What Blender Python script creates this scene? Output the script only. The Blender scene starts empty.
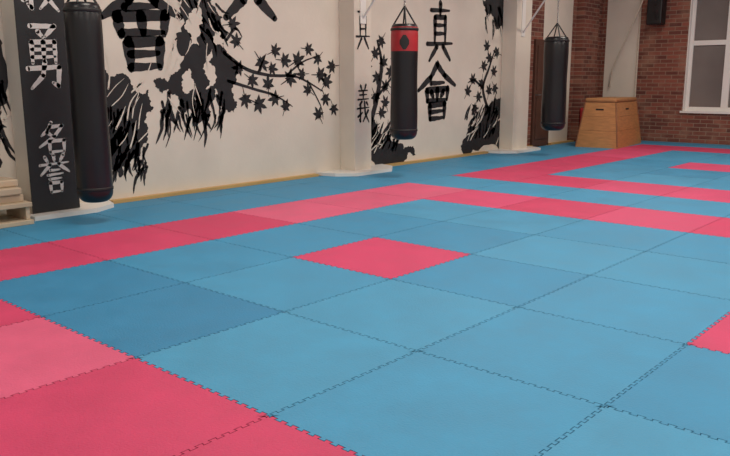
import bpy, bmesh, math, random
from mathutils import Matrix, Vector
random.seed(7)
S=bpy.context.scene
COL=bpy.context.collection
try:
    S.view_settings.view_transform='Standard'
except Exception: pass

# ---------------------------------------------------------------- materials
def s2l(c):
    return tuple(((v/255)/12.92 if v/255<=.04045 else ((v/255+.055)/1.055)**2.4) for v in c)
def mat(name,rgb,rough=.6,metal=0,var=.08,scale=6,bump=0.0,bscale=60,stretch=None):
    m=bpy.data.materials.new(name); m.use_nodes=True
    nt=m.node_tree; n=nt.nodes; l=nt.links; b=n['Principled BSDF']
    b.inputs['Roughness'].default_value=rough; b.inputs['Metallic'].default_value=metal
    tc=n.new('ShaderNodeTexCoord'); mp=n.new('ShaderNodeMapping'); l.new(tc.outputs['Object'],mp.inputs[0])
    if stretch: mp.inputs['Scale'].default_value=stretch
    no=n.new('ShaderNodeTexNoise'); no.inputs['Scale'].default_value=scale; no.inputs['Detail'].default_value=5
    l.new(mp.outputs[0],no.inputs['Vector'])
    rp=n.new('ShaderNodeValToRGB'); c=s2l(rgb)
    rp.color_ramp.elements[0].position=.3; rp.color_ramp.elements[1].position=.7
    rp.color_ramp.elements[0].color=tuple(v*(1-var) for v in c)+(1,)
    rp.color_ramp.elements[1].color=tuple(min(1,v*(1+var)) for v in c)+(1,)
    l.new(no.outputs['Fac'],rp.inputs[0]); l.new(rp.outputs[0],b.inputs['Base Color'])
    if bump:
        n2=n.new('ShaderNodeTexNoise'); n2.inputs['Scale'].default_value=bscale; l.new(mp.outputs[0],n2.inputs['Vector'])
        bp=n.new('ShaderNodeBump'); bp.inputs['Strength'].default_value=bump; bp.inputs['Distance'].default_value=.01
        l.new(n2.outputs['Fac'],bp.inputs['Height']); l.new(bp.outputs[0],b.inputs['Normal'])
    return m
def brickmat(name,axis):
    m=bpy.data.materials.new(name); m.use_nodes=True
    nt=m.node_tree; n=nt.nodes; l=nt.links; b=n['Principled BSDF']; b.inputs['Roughness'].default_value=.85
    tc=n.new('ShaderNodeTexCoord'); sp=n.new('ShaderNodeSeparateXYZ'); cb=n.new('ShaderNodeCombineXYZ')
    l.new(tc.outputs['Object'],sp.inputs[0]); l.new(sp.outputs[axis],cb.inputs[0]); l.new(sp.outputs[2],cb.inputs[1])
    br=n.new('ShaderNodeTexBrick'); l.new(cb.outputs[0],br.inputs['Vector'])
    br.inputs['Scale'].default_value=1; br.inputs['Brick Width'].default_value=.27; br.inputs['Row Height'].default_value=.085
    br.inputs['Mortar Size'].default_value=.009; br.inputs['Mortar Smooth'].default_value=.3
    br.inputs['Color1'].default_value=s2l((142,82,66))+(1,); br.inputs['Color2'].default_value=s2l((96,52,44))+(1,)
    br.inputs['Mortar'].default_value=s2l((146,120,102))+(1,)
    no=n.new('ShaderNodeTexNoise'); no.inputs['Scale'].default_value=2.5; no.inputs['Detail'].default_value=8
    l.new(cb.outputs[0],no.inputs['Vector'])
    rp=n.new('ShaderNodeValToRGB'); rp.color_ramp.elements[0].position=.5; rp.color_ramp.elements[1].position=.75
    rp.color_ramp.elements[0].color=(0,0,0,1); rp.color_ramp.elements[1].color=(.5,.5,.5,1)
    l.new(no.outputs['Fac'],rp.inputs[0])
    mx=n.new('ShaderNodeMix'); mx.data_type='RGBA'
    l.new(rp.outputs[0],mx.inputs[0]); l.new(br.outputs['Color'],mx.inputs[6]); mx.inputs[7].default_value=s2l((172,134,110))+(1,)
    l.new(mx.outputs[2],b.inputs['Base Color'])
    bp=n.new('ShaderNodeBump'); bp.inputs['Strength'].default_value=.6; bp.inputs['Distance'].default_value=.01; bp.invert=True
    l.new(br.outputs['Fac'],bp.inputs['Height']); l.new(bp.outputs[0],b.inputs['Normal'])
    return m
M_white=mat('white_paint',(222,212,197),.75,var=.06,scale=1.5,bump=.15,bscale=25)
M_ink=mat('ink_paint',(30,29,31),.7,var=.35,scale=5)
M_brickx=brickmat('brick_far',0); M_bricky=brickmat('brick_left',1)
M_black=mat('black_paint',(30,30,32),.6,var=.15)
M_vinyl=mat('black_vinyl',(19,18,22),.33,var=.2,scale=3,bump=.25,bscale=9)
M_red=mat('red_vinyl',(168,36,44),.4,var=.1)
M_whitev=mat('white_print',(215,210,205),.5,var=.03)
M_steel=mat('steel',(150,150,150),.35,metal=.9,var=.05)
M_wood=mat('pale_wood',(196,158,98),.5,var=.14,scale=5,stretch=(1,.15,1))
M_block=mat('block_wood',(196,176,150),.5,var=.1,scale=5,stretch=(1,.15,1))
M_ply=mat('vault_wood',(186,130,80),.45,var=.16,scale=6,stretch=(1,1,6))
M_ply2=mat('vault_edge_wood',(140,92,56),.5,var=.15)
M_leather=mat('vault_leather',(176,124,78),.5,var=.12,bump=.2)
M_brown=mat('brown_door',(84,54,42),.55,var=.15)
M_plastic=mat('black_plastic',(22,21,22),.5,var=.1)
M_frame=mat('window_white',(232,228,222),.4,var=.02)
M_glass=mat('window_glass',(118,110,106),.12,var=.14,scale=1)
M_rope=mat('rope',(205,195,175),.8,var=.15,scale=50)
M_sub=mat('subfloor',(120,92,66),.6,var=.15)
M_ceil=mat('ceiling_paint',(232,226,218),.8,var=.02)
def matmat():
    m=bpy.data.materials.new('eva_foam_mat'); m.use_nodes=True
    nt=m.node_tree; n=nt.nodes; l=nt.links; b=n['Principled BSDF']
    b.inputs['Specular IOR Level'].default_value=.35
    at=n.new('ShaderNodeAttribute'); at.attribute_name='tile'
    tc=n.new('ShaderNodeTexCoord')
    no=n.new('ShaderNodeTexNoise'); no.inputs['Scale'].default_value=2.2; no.inputs['Detail'].default_value=9; no.inputs['Roughness'].default_value=.7
    l.new(tc.outputs['Object'],no.inputs['Vector'])
    mr=n.new('ShaderNodeMapRange'); mr.inputs[1].default_value=.3; mr.inputs[2].default_value=.7; mr.inputs[3].default_value=.9; mr.inputs[4].default_value=1.1
    l.new(no.outputs['Fac'],mr.inputs[0])
    m3=n.new('ShaderNodeMapRange'); m3.inputs[1].default_value=.3; m3.inputs[2].default_value=.7; m3.inputs[3].default_value=.48; m3.inputs[4].default_value=.66
    l.new(no.outputs['Fac'],m3.inputs[0]); l.new(m3.outputs[0],b.inputs['Roughness'])
    vm=n.new('ShaderNodeVectorMath'); vm.operation='SCALE'; l.new(at.outputs['Color'],vm.inputs[0]); l.new(mr.outputs[0],vm.inputs['Scale'])
    l.new(vm.outputs[0],b.inputs['Base Color'])
    n2=n.new('ShaderNodeTexNoise'); n2.inputs['Scale'].default_value=90; l.new(tc.outputs['Object'],n2.inputs['Vector'])
    bp=n.new('ShaderNodeBump'); bp.inputs['Strength'].default_value=.4; bp.inputs['Distance'].default_value=.006
    l.new(n2.outputs['Fac'],bp.inputs['Height']); l.new(bp.outputs[0],b.inputs['Normal'])
    return m
M_mat=matmat()

# ---------------------------------------------------------------- mesh helpers
def new_obj(name,bm,mats,parent=None,smooth=False,loc=None):
    me=bpy.data.meshes.new(name); bm.to_mesh(me); bm.free()
    for m in (mats if isinstance(mats,(list,tuple)) else [mats]): me.materials.append(m)
    if smooth:
        for p in me.polygons: p.use_smooth=True
    o=bpy.data.objects.new(name,me); COL.objects.link(o)
    if loc: o.location=loc
    if parent: o.parent=parent
    return o
def empty(name,loc=(0,0,0)):
    o=bpy.data.objects.new(name,None); o.location=loc; COL.objects.link(o); return o
def box(bm,x0,x1,y0,y1,z0,z1,mi=0,bev=0):
    v=[bm.verts.new(c) for c in ((x0,y0,z0),(x1,y0,z0),(x1,y1,z0),(x0,y1,z0),(x0,y0,z1),(x1,y0,z1),(x1,y1,z1),(x0,y1,z1))]
    fs=[bm.faces.new([v[i] for i in f]) for f in ((3,2,1,0),(4,5,6,7),(0,1,5,4),(1,2,6,5),(2,3,7,6),(3,0,4,7))]
    for f in fs: f.material_index=mi
    if bev:
        es=set(e for f in fs for e in f.edges)
        r=bmesh.ops.bevel(bm,geom=list(es),offset=bev,segments=2,affect='EDGES',profile=.5)
        for f in r['faces']: f.material_index=mi
    return fs
def prism(bm,pts,z0,z1,mi=0):
    a=[bm.verts.new((x,y,z0)) for x,y in pts]; b=[bm.verts.new((x,y,z1)) for x,y in pts]
    n=len(pts); bm.faces.new(b).material_index=mi; bm.faces.new(a[::-1]).material_index=mi
    for i in range(n): bm.faces.new((a[i],a[(i+1)%n],b[(i+1)%n],b[i])).material_index=mi
def tube(bm,a,b,r,seg=10,mi=0):
    a=Vector(a); b=Vector(b); d=b-a; q=d.to_track_quat('Z','Y'); 
    R=[[bm.verts.new(p+q@Vector((r*math.cos(2*math.pi*i/seg),r*math.sin(2*math.pi*i/seg),0))) for i in range(seg)] for p in (a,b)]
    for i in range(seg): bm.faces.new((R[0][i],R[0][(i+1)%seg],R[1][(i+1)%seg],R[1][i])).material_index=mi
    bm.faces.new(R[0][::-1]).material_index=mi; bm.faces.new(R[1]).material_index=mi
def lathe(bm,prof,seg=40,cx=0,cy=0):
    rings=[]
    for r,z,mi in prof:
        rings.append([bm.verts.new((cx+r*math.cos(2*math.pi*i/seg),cy+r*math.sin(2*math.pi*i/seg),z)) for i in range(seg)])
    for k in range(len(rings)-1):
        for i in range(seg):
            f=bm.faces.new((rings[k][i],rings[k][(i+1)%seg],rings[k+1][(i+1)%seg],rings[k+1][i])); f.material_index=prof[k][2]
    bm.faces.new(rings[0][::-1]).material_index=prof[0][2]; bm.faces.new(rings[-1]).material_index=prof[-1][2]
def torus(bm,c,R,r,rot,sx=1,seg=14,ms=6):
    M=Matrix.Translation(c)@rot
    g=[]
    for i in range(seg):
        a=2*math.pi*i/seg; g.append([bm.verts.new(M@Vector(((R+r*math.cos(2*math.pi*j/ms))*math.cos(a)*sx,r*math.sin(2*math.pi*j/ms),(R+r*math.cos(2*math.pi*j/ms))*math.sin(a)))) for j in range(ms)])
    for i in range(seg):
        for j in range(ms): bm.faces.new((g[i][j],g[(i+1)%seg][j],g[(i+1)%seg][(j+1)%ms],g[i][(j+1)%ms]))

# ---------------------------------------------------------------- room shell
XL,XR,YN,YF,H=-4.5,8.4,-6.0,14.0,4.3
bm=bmesh.new(); box(bm,XL-.3,XR+.3,YN-.3,YF+.3,-.25,-.03); new_obj('floor',bm,M_sub)
bm=bmesh.new(); box(bm,XL-.3,XR+.3,YN-.3,YF+.3,H,H+.2); new_obj('ceiling',bm,M_ceil)
# left wall: white painted part, brick part near the corner with a brick pier
bm=bmesh.new()
box(bm,XL-.3,XL,YN,10.45,-.03,H,0); box(bm,XL-.3,XL,10.45,11.3,-.03,H,1); box(bm,XL-.3,XL,11.3,12.55,-.03,H,0); box(bm,XL-.3,XL,12.55,YF,-.03,H,1)
box(bm,XL,XL+.16,12.75,13.5,0,H,1)
WL=new_obj('wall_left',bm,[M_white,M_bricky])
bm=bmesh.new()
WX0,WX1,WZ0,WZ1=-2.55,-.92,.68,3.1
box(bm,XL-.3,-4.38,YF,YF+.4,-.03,H,0); box(bm,-4.38,-3.6,YF,YF+.4,-.03,H,1); box(bm,-3.6,WX0,YF,YF+.4,-.03,H,0)
box(bm,WX0,WX1,YF,YF+.4,-.03,WZ0,0); box(bm,WX0,WX1,YF,YF+.4,WZ1,H,0); box(bm,WX1,XR+.3,YF,YF+.4,-.03,H,0)
WF=new_obj('wall_far',bm,[M_brickx,M_white])
bm=bmesh.new(); box(bm,XR,XR+.3,YN,YF,-.03,H); new_obj('wall_right',bm,M_white)
bm=bmesh.new(); box(bm,XL-.3,XR+.3,YN-.3,YN,-.03,H); new_obj('wall_near',bm,M_white)
# window
bm=bmesh.new(); y0,y1=YF+.10,YF+.17
fw=.09
box(bm,WX0,WX0+fw,y0,y1,WZ0,WZ1); box(bm,WX1-fw,WX1,y0,y1,WZ0,WZ1); box(bm,WX0+fw,WX1-fw,y0,y1,WZ0,WZ0+fw); box(bm,WX0+fw,WX1-fw,y0,y1,WZ1-fw,WZ1)
xm=(WX0+WX1)/2
box(bm,xm-.07,xm+.07,y0-.01,y1,WZ0+fw,WZ1-fw); 
for a,b in ((WX0+fw,xm-.07),(xm+.07,WX1-fw)): box(bm,a,b,y0-.005,y1,2.06,2.16)
box(bm,WX0,WX1,y0+.03,y0+.04,WZ0,WZ1,1)
box(bm,WX0-.04,WX1+.04,YF-.05,YF+.1,WZ0-.04,WZ0+.005,0)
box(bm,WX0,WX0+.02,YF,y0,WZ0,WZ1,0); box(bm,WX1-.02,WX1,YF,y0,WZ0,WZ1,0)
new_obj('window_1',bm,[M_frame,M_glass])

# ---------------------------------------------------------------- puzzle mats
def edge(a,b,teeth=True):
    (x0,y0),(x1,y1)=a,b
    if not teeth: return [a]
    L=math.hypot(x1-x0,y1-y0); N=max(2,round(16*L)); dx,dy=(x1-x0)/L,(y1-y0)/L; nx,ny=-dy,dx; A=.008
    out=[a]; p=L/N
    for k in range(N):
        for t,s in ((.28,-A),(.22,A),(.78,A),(.72,-A)):
            d=(k+t)*p; out.append((x0+dx*d+nx*s,y0+dy*d+ny*s))
    return out
def inset_poly(pts,d):
    out=[]; n=len(pts)
    for i in range(n):
        p=Vector(pts[i]); a=p-Vector(pts[i-1]); b=Vector(pts[(i+1)%n])-p
        a.normalize(); b.normalize(); n0=Vector((-a.y,a.x)); n1=Vector((-b.y,b.x))
        k=max(.35,1+n0.dot(n1)); out.append(p+(n0+n1)/k*d)
    return out
xs=[-4.4]+list(range(-4,9)); xs[-1]=8.38
ys=[-5.97]+list(range(-5,14))+[13.98]
BL=s2l((70,149,188)); BL2=s2l((65,144,184)); BL3=s2l((74,153,191)); BD=s2l((57,134,176))
PK=s2l((214,77,117)); PR=s2l((207,66,105)); PL=s2l((220,95,129))
def tilecol(i,j,rnd):
    def ring(y0): return (-3<=i<5 and y0<=j<y0+7) and not (-2<=i<4 and y0+1<=j<y0+6)
    if ring(-2) or ring(6):
        c=rnd.choice([PK,PK,PL,PR])
        if i==-3 and j<=1: c=PR
        if i==-3 and 2<=j<=4: c=PL
        if j==-2: c={-2:PR,-1:PL,0:PR,1:PR}.get(i,PK)
        if j>=6: c=rnd.choice([PK,PR])
        return c
    if (i,j) in ((-1,1),(2,1),(-1,9),(2,9)): return PK if j>2 else s2l((209,67,108))
    c=rnd.choice([BL,BL,BL2,BL3])
    c={(-1,-1):BD,(0,-1):BL3,(1,-1):BL,(0,0):BL3,(-1,0):BL,(1,0):BL,(-2,0):BL2,(-2,1):BL2,(-2,-1):BD}.get((i,j),c)
    if i<=-4: c=BL2
    return c
bm=bmesh.new(); cl=bm.loops.layers.float_color.new('tile'); rnd=random.Random(3)
for a in range(len(xs)-1):
    for b in range(len(ys)-1):
        x0,x1,y0,y1=xs[a],xs[a+1],ys[b],ys[b+1]
        bot=edge((x0,y0),(x1,y0),b>0); top=edge((x0,y1),(x1,y1),b<len(ys)-2)
        lef=edge((x0,y0),(x0,y1),a>0); rig=edge((x1,y0),(x1,y1),a<len(xs)-2)
        pts=bot+rig+[(x1,y1)]+top[:0:-1]+[(x0,y1)]+lef[:0:-1]
        inn=inset_poly(pts,.0022)
        vo=[bm.verts.new((x,y,-.006)) for x,y in pts]; vi=[bm.verts.new((p.x,p.y,0)) for p in inn]
        c=tilecol(math.floor(x0+.001) if x0>-4.2 else -5,math.floor(y0+.001),rnd)
        k=rnd.uniform(.98,1.02); n=len(pts); m_=.035
        q4=[bm.verts.new(co) for co in ((x0+m_,y0+m_,0),(x1-m_,y0+m_,0),(x1-m_,y1-m_,0),(x0+m_,y1-m_,0))]
        cor=[0,len(bot),len(bot)+len(rig),len(bot)+len(rig)+len(top),n]
        faces=[bm.faces.new(q4)]
        for s_ in range(4):
            run=[vi[t%n] for t in range(cor[s_],cor[s_+1]+1)]
            faces.append(bm.faces.new(run+[q4[(s_+1)%4],q4[s_]]))
        for f in faces:
            for lp in f.loops: lp[cl]=tuple(v*k for v in c)+(1,)
        for q in range(n):
            g=bm.faces.new((vo[q],vo[(q+1)%n],vi[(q+1)%n],vi[q]))
            for lp in g.loops: lp[cl]=tuple(v*k*.6 for v in c)+(1,)
o=new_obj('puzzle_mat_floor',bm,M_mat)

PIL=[(.45,.94),(5.25,5.62),(9.72,10.27)]
bm=bmesh.new(); segs=[(YN,-.2),(1.45,4.7),(6.25,9.2),(10.7,10.88),(11.65,12.7)]
for a,b in segs: box(bm,XL,XL+.095,a,b,-.03,.035)
new_obj('baseboard_left',bm,M_wood)

# ---------------------------------------------------------------- brush painting
from mathutils.geometry import tessellate_polygon
class Brush:
    """flat paint shapes on a vertical wall facing +x, coordinates (y,z) in metres"""
    def __init__(s,x): s.bm=bmesh.new(); s.x=x; s.r=random.Random(11)
    def poly(s,pts,mi=0,off=0):
        try:
            f=s.bm.faces.new([s.bm.verts.new((s.x+off,y,z)) for y,z in pts]); f.material_index=mi
            f.normal_update()
            if f.normal.x<0: f.normal_flip()
        except Exception: pass
    def stroke(s,pts,w,taper=(.7,.35),mi=0,off=0,jit=.12):
        P=[Vector(p) for p in pts]; 
        if len(P)>2:
            Q=[]
            for i in range(len(P)-1):
                a,b=P[i],P[i+1]; p0=P[i-1] if i else a; p3=P[i+2] if i+2<len(P) else b
                for t in (0,.2,.4,.6,.8):
                    Q.append(.5*((2*a)+(b-p0)*t+(2*p0-5*a+4*b-p3)*t*t+(3*a-p0-3*b+p3)*t**3))
            Q.append(P[-1])
        else: Q=[P[0].lerp(P[1],k/6) for k in range(7)]
        n=len(Q); Lf=[];Rt=[]
        for i,q in enumerate(Q):
            d=(Q[min(n-1,i+1)]-Q[max(0,i-1)]); 
            if d.length<1e-6: continue
            d.normalize(); nn=Vector((-d.y,d.x)); t=i/(n-1)
            k=taper[0]*(1-t)+taper[1]*t+ .9*4*t*(1-t)*(1-(taper[0]+taper[1])/2)*.6
            h=w/2*k
            Lf.append(q+nn*h*(1+s.r.uniform(-jit,jit))); Rt.append(q-nn*h*(1+s.r.uniform(-jit,jit)))
        for i in range(len(Lf)-1): s.poly([Lf[i],Rt[i],Rt[i+1],Lf[i+1]],mi,off)
        for c,(a,b) in ((Q[0],(Lf[0],Rt[0])),(Q[-1],(Lf[-1],Rt[-1]))):
            r=(Vector(a)-Vector(b)).length/2
            s.poly([c+Vector((math.cos(2*math.pi*k/8),math.sin(2*math.pi*k/8)))*r*s.r.uniform(.85,1.1) for k in range(8)],mi,off)
    def glyph(s,strokes,y0,y1,z0,z1,w=.09,mi=0,off=0):
        sz=(y1-y0)
        for st in strokes:
            ww=w*sz
            hor=abs(st[-1][1]-st[0][1])<abs(st[-1][0]-st[0][0])*.3
            pts=[(y0+x/10*(y1-y0),z1-y/10*(z1-z0)+(x-5)/10*.04*sz) for x,y in st]
            if len(pts)==2: s.stroke(pts,ww*(.8 if hor else 1.1),(1.0,.55),mi,off)
            else:
                for i in range(len(pts)-1):
                    s.stroke([pts[i],pts[i+1]],ww*(1.05),(1.0,.85 if i<len(pts)-2 else .55),mi,off)
    def mass(s,pts,rough=.12,mi=0,off=0,it=4):
        P=[Vector(p) for p in pts]
        for k in range(it):
            Q=[]
            for i,a in enumerate(P):
                b=P[(i+1)%len(P)]; d=b-a; n=Vector((-d.y,d.x))
                Q+= [a,(a+b)/2+n*s.r.uniform(-rough,rough)*2]
            P=Q
        V=[Vector((p.x,p.y,0)) for p in P]
        for tri in tessellate_polygon([V]): s.poly([P[i] for i in tri],mi,off)
    def streaks(s,y0,y1,z0,z1,n,ang,L,w,mi=0,off=0,spread=.4):
        for _ in range(n):
            y=s.r.uniform(y0,y1); z=s.r.uniform(z0,z1); a=ang+s.r.uniform(-spread,spread); l=L*s.r.uniform(.5,1.2)
            b=a+s.r.uniform(-.5,.5)
            p1=(y+math.cos(a)*l/2,z+math.sin(a)*l/2); p2=(p1[0]+math.cos(b)*l/2,p1[1]+math.sin(b)*l/2)
            s.stroke([(y,z),p1,p2],w*s.r.uniform(.5,1.3),(.8,.12),mi,off,.3)
    def leaf(s,y,z,r,a=None):
        a=s.r.uniform(0,6.28) if a is None else a
        pts=[]
        lob=sorted(((d%360),k) for d,k in [(0,1.0),(50,.9),(105,.8),(155,.55),(-155,.55),(-105,.8),(-50,.9)])
        for i,(d,k) in enumerate(lob):
            t=math.radians(d)+a
            d2=lob[(i+1)%7][0]+(360 if i==6 else 0); tm=math.radians((d+d2)/2)+a
            for o_,kk in ((-.24,.68),(0,1),(.24,.68)): pts.append((y+math.cos(t+o_)*r*k*kk,z+math.sin(t+o_)*r*k*kk))
            pts.append((y+math.cos(tm)*r*.42,z+math.sin(tm)*r*.42))
        V=[Vector((p[0],p[1],0)) for p in pts]
        for tri in tessellate_polygon([V]): s.poly([pts[i] for i in tri])
        s.stroke([(y,z),(y-math.cos(a)*r*1.1,z-math.sin(a)*r*1.1)],r*.12,(.8,.5))
    def done(s,name,mats,parent=None): return new_obj(name,s.bm,mats,parent)
G={
'hui':[[(5,-.3),(3.2,2.2),(0,4.4)],[(5,0),(7,2),(10,4)],[(3.2,3.3),(6.9,3.3)],[(2.2,4.5),(2.4,6.6)],[(2.2,4.5),(7.9,4.5),(7.7,6.6)],[(2.3,6.5),(7.8,6.5)],[(5,4.5),(5,6.5)],[(3.4,4.9),(4,5.9)],[(6.7,4.9),(6,5.9)],[(3,7.3),(3.1,10)],[(3,7.3),(7.1,7.3),(7,10)],[(3.1,8.6),(7,8.6)],[(3.1,9.9),(7,9.9)]],
'hui_brush':[[(5,-.5),(3.4,2.0),(-.6,4.6)],[(4.8,0),(7,2.2),(10.8,4.4)],[(2.6,3.2),(7.2,2.9)],[(1.6,4.5),(2.0,7.0)],[(1.6,4.4),(8.5,4.2),(8.1,6.9)],[(2.0,6.7),(8.1,6.6)],[(4.9,4.3),(5.1,6.7)],[(2.9,7.9),(3.1,11.6)],[(2.9,7.9),(7.5,7.8),(7.3,11.6)],[(3.1,9.6),(7.2,9.5)],[(3.0,11.4),(7.3,11.3)]],
'shin':[[(5,-.2),(5,2)],[(1.5,1.1),(8.5,1.1)],[(3,2.3),(3,6.8)],[(3,2.3),(7,2.3),(7,6.8)],[(3,3.7),(7,3.7)],[(3,5.2),(7,5.2)],[(.2,7),(9.8,7)],[(3.8,7.5),(1,10)],[(6.2,7.5),(9,10)]],
'yu':[[(2,.3),(8.2,.3),(5.6,2)],[(3.8,1.1),(5,2.1)],[(2,2.8),(2,6.2)],[(2,2.8),(8,2.8),(8,6.2)],[(2,4),(8,4)],[(2,5.2),(8,5.2)],[(5,2.8),(5,6)],[(.6,7),(8.8,6.9),(8.2,10),(6.8,9.4)],[(5.1,5.9),(4.4,8.2),(1.2,10.2)]],
'mei':[[(4.6,-.2),(3.4,2),(1,4)],[(4,1.2),(8.3,1.1),(5.5,4.5),(.2,7.6)],[(3,3),(4.9,4.4)],[(3.6,6),(3.6,10)],[(3.6,6),(8.7,6),(8.5,10)],[(3.6,9.6),(8.5,9.6)]],
'yo':[[(2,.3),(2.9,1.8)],[(4.8,-.1),(5,1.7)],[(8.1,.1),(6.8,1.8)],[(.3,2.4),(9.7,2.3)],[(3.6,2.5),(.4,5)],[(6.4,2.5),(9.7,4.9)],[(3.4,4),(6.6,4)],[(2.5,5.2),(7.6,5.1)],[(3,6.3),(7,6.3)],[(3.2,7.4),(3.3,10)],[(3.2,7.4),(6.9,7.4),(6.8,10)],[(3.2,9.8),(6.8,9.8)]],
'gi':[[(3,0),(3.9,1.1)],[(7.1,-.1),(6.2,1.1)],[(1.5,1.4),(8.5,1.4)],[(2.2,2.5),(7.8,2.5)],[(.8,3.7),(9.2,3.7)],[(5,1.4),(5,3.7)],[(4,4.3),(2,5.2)],[(.4,6.1),(9.6,6)],[(2.8,4.8),(2.8,9.6),(1.9,9)],[(.9,8.3),(4.5,7.2)],[(5.9,4.3),(6.6,7.6),(9.5,10)],[(8.9,6.8),(4.9,9.7)],[(7.6,4.6),(8.7,5.4)]],
}
OFF=.0015
# ---- mural section between first and second pillar
B=Brush(XL+.003)
B.glyph(G['hui_brush'],1.56,2.46,1.62,2.42,.14)
B.glyph(G['shin'],3.1,4.12,2.14,3.1,.13)
# ragged trunk left (behind the first bag)
B.mass([(1.15,2.0),(1.35,1.85),(1.45,1.6),(1.62,1.4),(1.85,1.3),(2.05,1.25),(2.1,1.05),(2.0,.85),(1.92,.6),(1.76,.45),(1.6,.28),(1.3,.4),(1.1,1.0)],.17)
B.streaks(1.5,2.0,.35,1.1,45,math.radians(-110),.3,.045)
B.streaks(1.4,2.0,.5,1.3,14,math.radians(60),.35,.02,1,OFF)
# second ragged mass with hanging roots
B.mass([(2.12,1.36),(2.3,1.34),(2.5,1.5),(2.56,2.0),(2.6,2.5),(2.75,2.75),(2.95,2.6),(3.02,2.25),(3.22,1.95),(3.3,1.6),(3.26,1.2),(3.28,.95),(3.1,1.0),(2.98,1.25),(2.9,1.05),(2.75,.85),(2.68,1.2),(2.5,.95),(2.4,1.2),(2.22,1.2)],.16)
B.streaks(2.2,3.2,.9,1.25,45,math.radians(-95),.34,.05)
B.streaks(2.6,3.1,1.9,2.7,30,math.radians(-60),.3,.05)
B.streaks(2.3,3.2,1.0,2.5,18,math.radians(-80),.35,.022,1,OFF,.7)
B.mass([(2.64,1.75),(2.8,1.9),(2.8,2.3),(2.7,2.15),(2.6,1.95)],.18,1,OFF)
B.mass([(2.85,1.25),(3.0,1.45),(2.95,1.75),(2.82,1.5)],.18,1,OFF)
B.mass([(3.0,1.85),(3.15,1.75),(3.1,1.95)],.18,1,OFF)
B.mass([(2.5,1.3),(2.62,1.5),(2.68,1.35),(2.58,1.2)],.15,1,OFF)
# branches + maple leaves
for st,w in (([(3.15,1.7),(3.5,1.5),(3.9,1.42),(4.4,1.4),(4.9,1.2)],.05),([(3.2,1.35),(3.6,1.25),(4.0,1.15),(4.3,1.0)],.04),([(3.2,1.85),(3.35,2.0),(3.45,1.9)],.04),([(4.2,1.42),(4.5,1.6),(4.85,1.7)],.03),([(4.6,1.35),(4.85,1.0),(4.9,.8)],.025),([(3.7,1.46),(3.85,1.7)],.03)):
    B.stroke(st,w,(1,.3))
for y,z in ((3.36,1.84),(3.39,1.51),(3.76,1.59),(3.94,1.51),(4.17,1.62),(4.41,1.62),(4.81,1.66),(4.85,1.43),(4.61,1.22),(4.26,1.38),(3.99,1.12),(4.17,1.0),(3.69,1.05),(3.47,1.12),(4.95,1.1),(4.81,.87),(4.97,1.33),(4.5,1.44),(3.59,1.36),(3.87,1.3),(4.0,1.74),(4.62,1.78),(3.3,2.05),(5.1,1.55),(5.12,.95)):
    B.leaf(y,z,B.r.uniform(.12,.165))
B.done('ink_mural_1',[M_ink,M_white],WL)
# ---- mural section between second and third pillar
B=Brush(XL+.003)
B.glyph(G['shin'],7.36,8.1,1.68,2.6,.12); B.glyph(G['hui'],7.15,8.2,.7,1.6,.10)
B.mass([(5.7,.05),(5.75,.9),(6.05,.75),(6.25,.5),(6.6,.35),(6.95,.28),(7.1,.12),(6.8,.06)],.15)
B.streaks(5.8,6.6,.2,.55,35,math.radians(60),.32,.05)
B.stroke([(5.9,.6),(6.1,1.1),(6.2,1.6),(6.1,1.95)],.10,(1,.3)); B.stroke([(6.1,1.1),(6.4,1.35),(6.55,1.5)],.05,(1,.3))
B.streaks(5.8,6.5,.1,.6,9,math.radians(40),.3,.025,1,OFF)
for y,z in ((6.05,1.75),(6.25,1.62),(6.42,1.48),(6.1,1.4),(6.3,1.25),(6.5,1.2),(6.05,1.1),(6.3,1.0),(5.85,1.55),(5.85,1.2),(6.55,1.7),(6.2,1.95),(6.2,.85)): B.leaf(y,z,.14)
B.mass([(8.45,.1),(8.6,.35),(8.95,.6),(9.2,.9),(9.5,1.05),(9.9,1.1),(9.9,.05)],.15)
B.streaks(8.5,9.6,.25,.75,40,math.radians(70),.32,.055)
B.streaks(8.6,9.7,.1,.8,12,math.radians(35),.35,.028,1,OFF)
B.stroke([(9.3,.8),(9.1,1.2),(9.3,1.6),(9.5,1.95)],.08,(1,.3)); B.stroke([(9.1,1.2),(8.8,1.35),(8.6,1.3)],.05,(1,.3))
for y,z in ((8.6,1.15),(8.75,1.35),(8.95,1.05),(9.05,1.3),(9.1,1.6),(9.3,1.75),(9.45,1.5),(9.5,1.2),(9.3,1.15),(9.55,1.85),(8.85,.85),(9.2,1.95)): B.leaf(y,z,.15)
B.mass([(9.0,2.75),(9.15,2.5),(9.4,2.45),(9.6,2.3),(9.9,2.4),(9.9,3.1),(9.2,3.1)],.15)
B.streaks(9.1,9.7,2.4,2.7,20,math.radians(-80),.3,.05)
B.done('ink_mural_2',[M_ink,M_white],WL)
# ---- mural left of first pillar
B=Brush(XL+.003)
B.mass([(-1.6,.6),(-1.2,1.4),(-.6,1.9),(-.1,2.1),(.3,2.0),(.42,1.7),(.4,.9),(.3,.5),(-.4,.4)],.12)
B.streaks(-.2,.4,.5,1.8,40,math.radians(-80),.35,.04); B.streaks(-1.2,.4,.6,1.9,20,math.radians(50),.4,.03,1,OFF)
B.done('ink_mural_3',[M_ink,M_white],WL)

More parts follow.
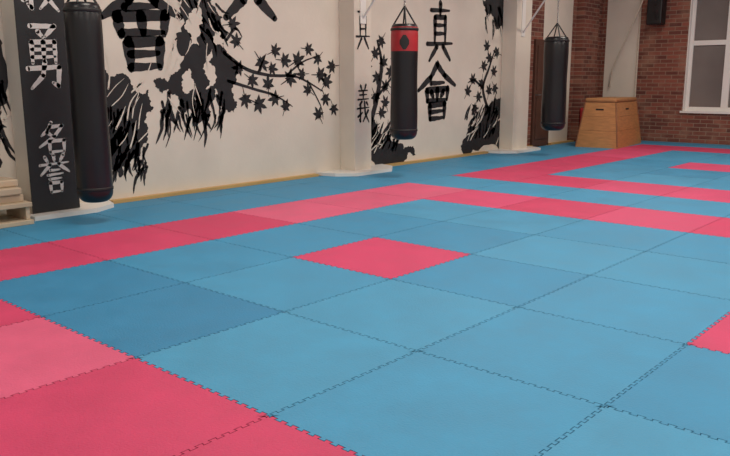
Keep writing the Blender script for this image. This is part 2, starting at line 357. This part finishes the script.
# ---------------------------------------------------------------- pillars
PX=-4.2
for k,(a,b) in enumerate(PIL):
    e=empty('wall_pillar',(XL,(a+b)/2,0))
    def par(o):
        o.parent=e; o.matrix_parent_inverse=Matrix.Translation(e.location).inverted(); return o
    bm=bmesh.new(); box(bm,XL,PX,a,b,0,H,0,.008)
    par(new_obj('shaft',bm,M_white))
    ex=(.08,.1,.06) if k==0 else (.5,.42,.2)
    e2=(.35,.3,.15) if k==2 else ((.5,.4,.12) if k==0 else (.6,.5,.22))
    fx=-4.04 if k==0 else -3.98
    bm=bmesh.new(); prism(bm,[(XL,a-ex[0]),(XL+.3,a-ex[1]),(fx,a-ex[2]),(fx,b+e2[2]),(XL+.3,b+e2[1]),(XL,b+e2[0])],0,.045)
    par(new_obj('plinth',bm,M_frame))
    B=Brush(PX+.004); c=(a+b)/2
    if k==0:
        bm=bmesh.new(); box(bm,PX-.002,PX+.012,a-.005,b+.005,.05,H-.4,0)
        par(new_obj('black_panel',bm,M_black))
        B.x=PX+.015
        B.glyph(G['yu'],c-.2,c+.19,1.3,1.9,.12); B.glyph(G['gi'],c-.2,c+.2,2.03,2.6,.11)
        B.glyph(G['mei'],c-.13,c+.17,.64,.94,.12); B.glyph(G['yo'],c-.15,c+.17,.24,.62,.11)
        par(B.done('calligraphy',[M_whitev]))
    elif k==1:
        B.glyph(G['shin'],c-.15,c+.15,1.8,2.38,.12); B.glyph(G['gi'],c-.14,c+.14,.74,1.28,.12); B.glyph(G['mei'],c-.14,c+.14,2.6,3.1,.1)
        par(B.done('calligraphy',[M_ink]))
    else: B.bm.free()

# ---------------------------------------------------------------- punching bags
def bag(x,y,z0,z1,r,band,arm_y):
    e=empty('punching_bag',(x,y,z0))
    def par(o):
        o.parent=e; o.matrix_parent_inverse=Matrix.Translation(e.location).inverted(); return o
    bm=bmesh.new()
    L=z1-z0; prof=[]
    for t in (0,15,30,45,60,75,90): prof.append((r*.55+ .45*r*math.sin(math.radians(t)),z0+.10*(1-math.cos(math.radians(t)))**.9*1,0))
    n=14
    for i in range(1,n):
        t=i/n; z=z0+.10+(L-.16)*t
        rr=r*(1+.02*math.sin(t*9)-.015*t)
        prof.append((rr,z,0))
    prof.append((r*.97,z1-.04,0)); prof.append((r*.9,z1-.008,0)); prof.append((r*.8,z1,0))
    if band: prof=[(a_,b_,1 if (z1-.40<b_<z1-.06) else 0) for a_,b_,_ in prof]
    lathe(bm,prof,40,x,y)
    par(new_obj('body',bm,[M_vinyl,M_red],smooth=True))
    bm=bmesh.new()
    for zz in (z0+.13,z1-.07): lathe(bm,[(r*1.0,zz-.018,0),(r*1.03,zz-.012,0),(r*1.03,zz+.012,0),(r*1.0,zz+.018,0)],40,x,y)
    par(new_obj('seam_bands',bm,M_plastic,smooth=True))
    if band:
        bm=bmesh.new(); R=r*1.035; vs=[]
        cang=math.atan2(-2.9-y,3.2-x)
        for zz,hw in ((z1-.34,.10),(z1-.27,.34),(z1-.22,.34),(z1-.15,.10)):
            vs.append([bm.verts.new((x+R*math.cos(cang+hw*(q/4-1)*1.0),y+R*math.sin(cang+hw*(q/4-1)),zz)) for q in range(9)])
        for i in range(3):
            for q in range(8): bm.faces.new((vs[i][q],vs[i][q+1],vs[i+1][q+1],vs[i+1][q]))
        par(new_obj('label',bm,M_plastic))
    top=z1+.24
    bm=bmesh.new()
    for k in range(4):
        a=math.pi/4+k*math.pi/2
        p=Vector((x+r*.85*math.cos(a),y+r*.85*math.sin(a),z1-.02)); tube(bm,p,(x,y,top),.011,8)
    par(new_obj('straps',bm,M_plastic))
    bm=bmesh.new(); za=2.92
    z=top; i=0
    while z<za-.01:
        torus(bm,(x,y,z+.012),.02,.0055,Matrix.Rotation(math.pi/2*(i%2),4,'Z'),.65); z+=.031; i+=1
    par(new_obj('chain',bm,M_steel))
    bm=bmesh.new()
    box(bm,PX,PX+.015,arm_y-.06,arm_y+.06,2.15,3.05); 
    tube(bm,(PX,arm_y,za+.03),(x+.06,y,za+.03),.024,12); tube(bm,(PX,arm_y,2.22),(x-.12,y,za+.02),.016,10)
    tube(bm,(x,y,za+.03),(x,y,za-.02),.016,8)
    par(new_obj('wall_bracket',bm,M_frame))
bag(-3.50,.755,.21,2.06,.165,False,.72)
bag(-3.39,5.38,.54,2.1,.187,True,5.43)
bag(-3.35,9.67,.45,2.1,.215,False,9.95)

# ---------------------------------------------------------------- vaulting box
e=empty('vaulting_box',(-3.46,12.4,0)); e.rotation_euler=(0,0,math.radians(6))
Hb=1.0; W0,W1,L0,L1=.43,.30,.82,.68
def sec(z): t=z/Hb; return W0+(W1-W0)*t, L0+(L1-L0)*t
def frus(bm,z0,z1,ins=0,mi=0):
    vs=[]
    for z in (z0,z1):
        w,l=sec(z); w-=ins; l-=ins
        vs.append([bm.verts.new(c) for c in ((-w,-l,z),(w,-l,z),(w,l,z),(-w,l,z))])
    a,b=vs
    bm.faces.new(a[::-1]).material_index=mi; bm.faces.new(b).material_index=mi
    for i in range(4): bm.faces.new((a[i],a[(i+1)%4],b[(i+1)%4],b[i])).material_index=mi
bm=bmesh.new()
zz=[0,.34,.62,.90]
for i in range(3):
    frus(bm,zz[i]+(.003 if i else 0),zz[i+1]-.003,0,0)
frus(bm,.01,.90,.006,1)
for sx in (-1,1):
    for sy in (-1,1):
        w,l=sec(0); w2,l2=sec(.9)
        tube(bm,(sx*w*.985,sy*l*.985,0.03),(sx*w2*.985,sy*l2*.985,.89),.018,8,1)
for z in (.76,):
    w,l=sec(z)
    box(bm,-.08,.08,-l-.004,-l+.01,z-.016,z+.016,2); box(bm,w-.01,w+.004,-.10,.10,z-.016,z+.016,2)
b=new_obj('box_sections',bm,[M_ply,M_ply2,M_plastic],e)
bm=bmesh.new(); w,l=sec(.93); box(bm,-w-.01,w+.01,-l-.01,l+.01,.902,.985,0,.03); new_obj('padded_top',bm,M_leather,e,smooth=False)

# ---------------------------------------------------------------- stack of wooden blocks by first pillar
e=empty('wooden_block_stack',(-4.15,.10,0))
bm=bmesh.new()
box(bm,-.25,.25,-.22,.22,0.0,.045,0,.006); box(bm,-.22,.22,-.2,-.16,.045,.17,0,.004); box(bm,-.22,.22,.16,.2,.045,.17,0,.004); box(bm,-.24,.24,-.22,.22,.17,.215,0,.006)
new_obj('low_bench',bm,M_block,e)
bm=bmesh.new(); box(bm,-.2,.16,-.16,.18,.215,.29,0,.012); box(bm,-.18,.2,-.17,.15,.292,.36,0,.012); box(bm,-.19,.12,-.14,.16,.362,.43,0,.012)
new_obj('blocks',bm,M_block,e)

# ---------------------------------------------------------------- door, speaker, kick shield, rope
bm=bmesh.new(); dx=XL+.003
box(bm,dx,dx+.05,10.92,11.6,0,2.15,0,.005); box(bm,dx+.05,dx+.065,11.0,11.52,1.15,2.03,0,.004); box(bm,dx+.05,dx+.065,11.0,11.52,.15,1.0,0,.004)
tube(bm,(dx+.05,10.97,1.05),(dx+.11,10.97,1.05),.012,8,1); tube(bm,(dx+.11,10.97,1.05),(dx+.11,11.09,1.05),.012,8,1)
new_obj('door_1',bm,[M_brown,M_steel],WL)
bm=bmesh.new(); box(bm,-.16,.16,-.3,-.02,-.27,.27,0,.02)
for zc,r in ((-.09,.11),(.14,.06)):
    for k in range(3):
        rr=r*(1-.3*k); tube(bm,(0,-.3,zc),(0,-.306-.004*k,zc),rr,24,1)
tube(bm,(0,-.02,0),(0,.06,0),.03,10,0); box(bm,-.07,.07,.045,.06,-.1,.1,0)
new_obj('loudspeaker',bm,[M_plastic,M_vinyl],loc=(-3.18,YF-.06,2.78))
e=empty('kick_shield',(-4.25,12.95,0))
bm=bmesh.new(); box(bm,-.05,.09,-.22,.22,0,.75,0,.05); box(bm,.09,.10,-.14,.14,.2,.55,1); 
o=new_obj('pad',bm,[M_red,M_plastic],e); o.rotation_euler=(0,math.radians(-3),0)
def rope(pts,r,name='climbing_rope'):
    cu=bpy.data.curves.new(name,'CURVE'); cu.dimensions='3D'; sp=cu.splines.new('POLY'); sp.points.add(len(pts)-1)
    for p,c in zip(sp.points,pts): p.co=(*c,1)
    cu.bevel_depth=r; cu.materials.append(M_rope); o=bpy.data.objects.new(name,cu); COL.objects.link(o); return o
rope([(-3.25,13.6,H),(-3.45,13.65,3.0),(-3.8,13.7,2.2),(-4.1,13.8,1.6),(-4.2,13.9,1.2),(-4.2,13.97,1.2)],.014)
rope([(-3.6,13.96,H),(-3.61,13.96,1.0),(-3.63,13.97,.95)],.014)

# ---------------------------------------------------------------- ceiling lamps
for ix,x in enumerate((-1.8,2.0,5.8)):
    for y,en in ((-3.5,53),(1.0,70),(5.5,77),(10.5,66)):
        e=empty('ceiling_lamp',(x,y,H))
        bm=bmesh.new(); box(bm,-.16,.16,-.75,.75,-.07,0,0,.01); new_obj('housing',bm,M_frame,e)
        ld=bpy.data.lights.new('tube_light','AREA'); ld.shape='RECTANGLE'; ld.size=.28; ld.size_y=1.4; ld.energy=en; ld.color=(1,.91,.80)
        lo=bpy.data.objects.new('tube_light',ld); COL.objects.link(lo); lo.parent=e; lo.location=(0,0,-.08)
w=bpy.data.worlds.new('w'); S.world=w; w.use_nodes=True; w.node_tree.nodes['Background'].inputs[0].default_value=(.05,.06,.09,1)

# ---------------------------------------------------------------- camera
c=bpy.data.cameras.new('camera'); co=bpy.data.objects.new('camera',c); COL.objects.link(co)
yaw,pit,rol=math.radians(131.55),math.radians(-11.15),math.radians(-.15)
F=Vector((math.cos(pit)*math.cos(yaw),math.cos(pit)*math.sin(yaw),math.sin(pit))); R=Vector((math.sin(yaw),-math.cos(yaw),0)); U=R.cross(F)
R2=math.cos(rol)*R+math.sin(rol)*U; U2=-math.sin(rol)*R+math.cos(rol)*U
p=(3.2126,-2.8939,1.3556)
co.matrix_world=Matrix([[R2[i],U2[i],-F[i],p[i]] for i in range(3)]+[[0,0,0,1]])
c.sensor_width=36; c.lens=750.55*36/730; c.clip_end=100
S.camera=co
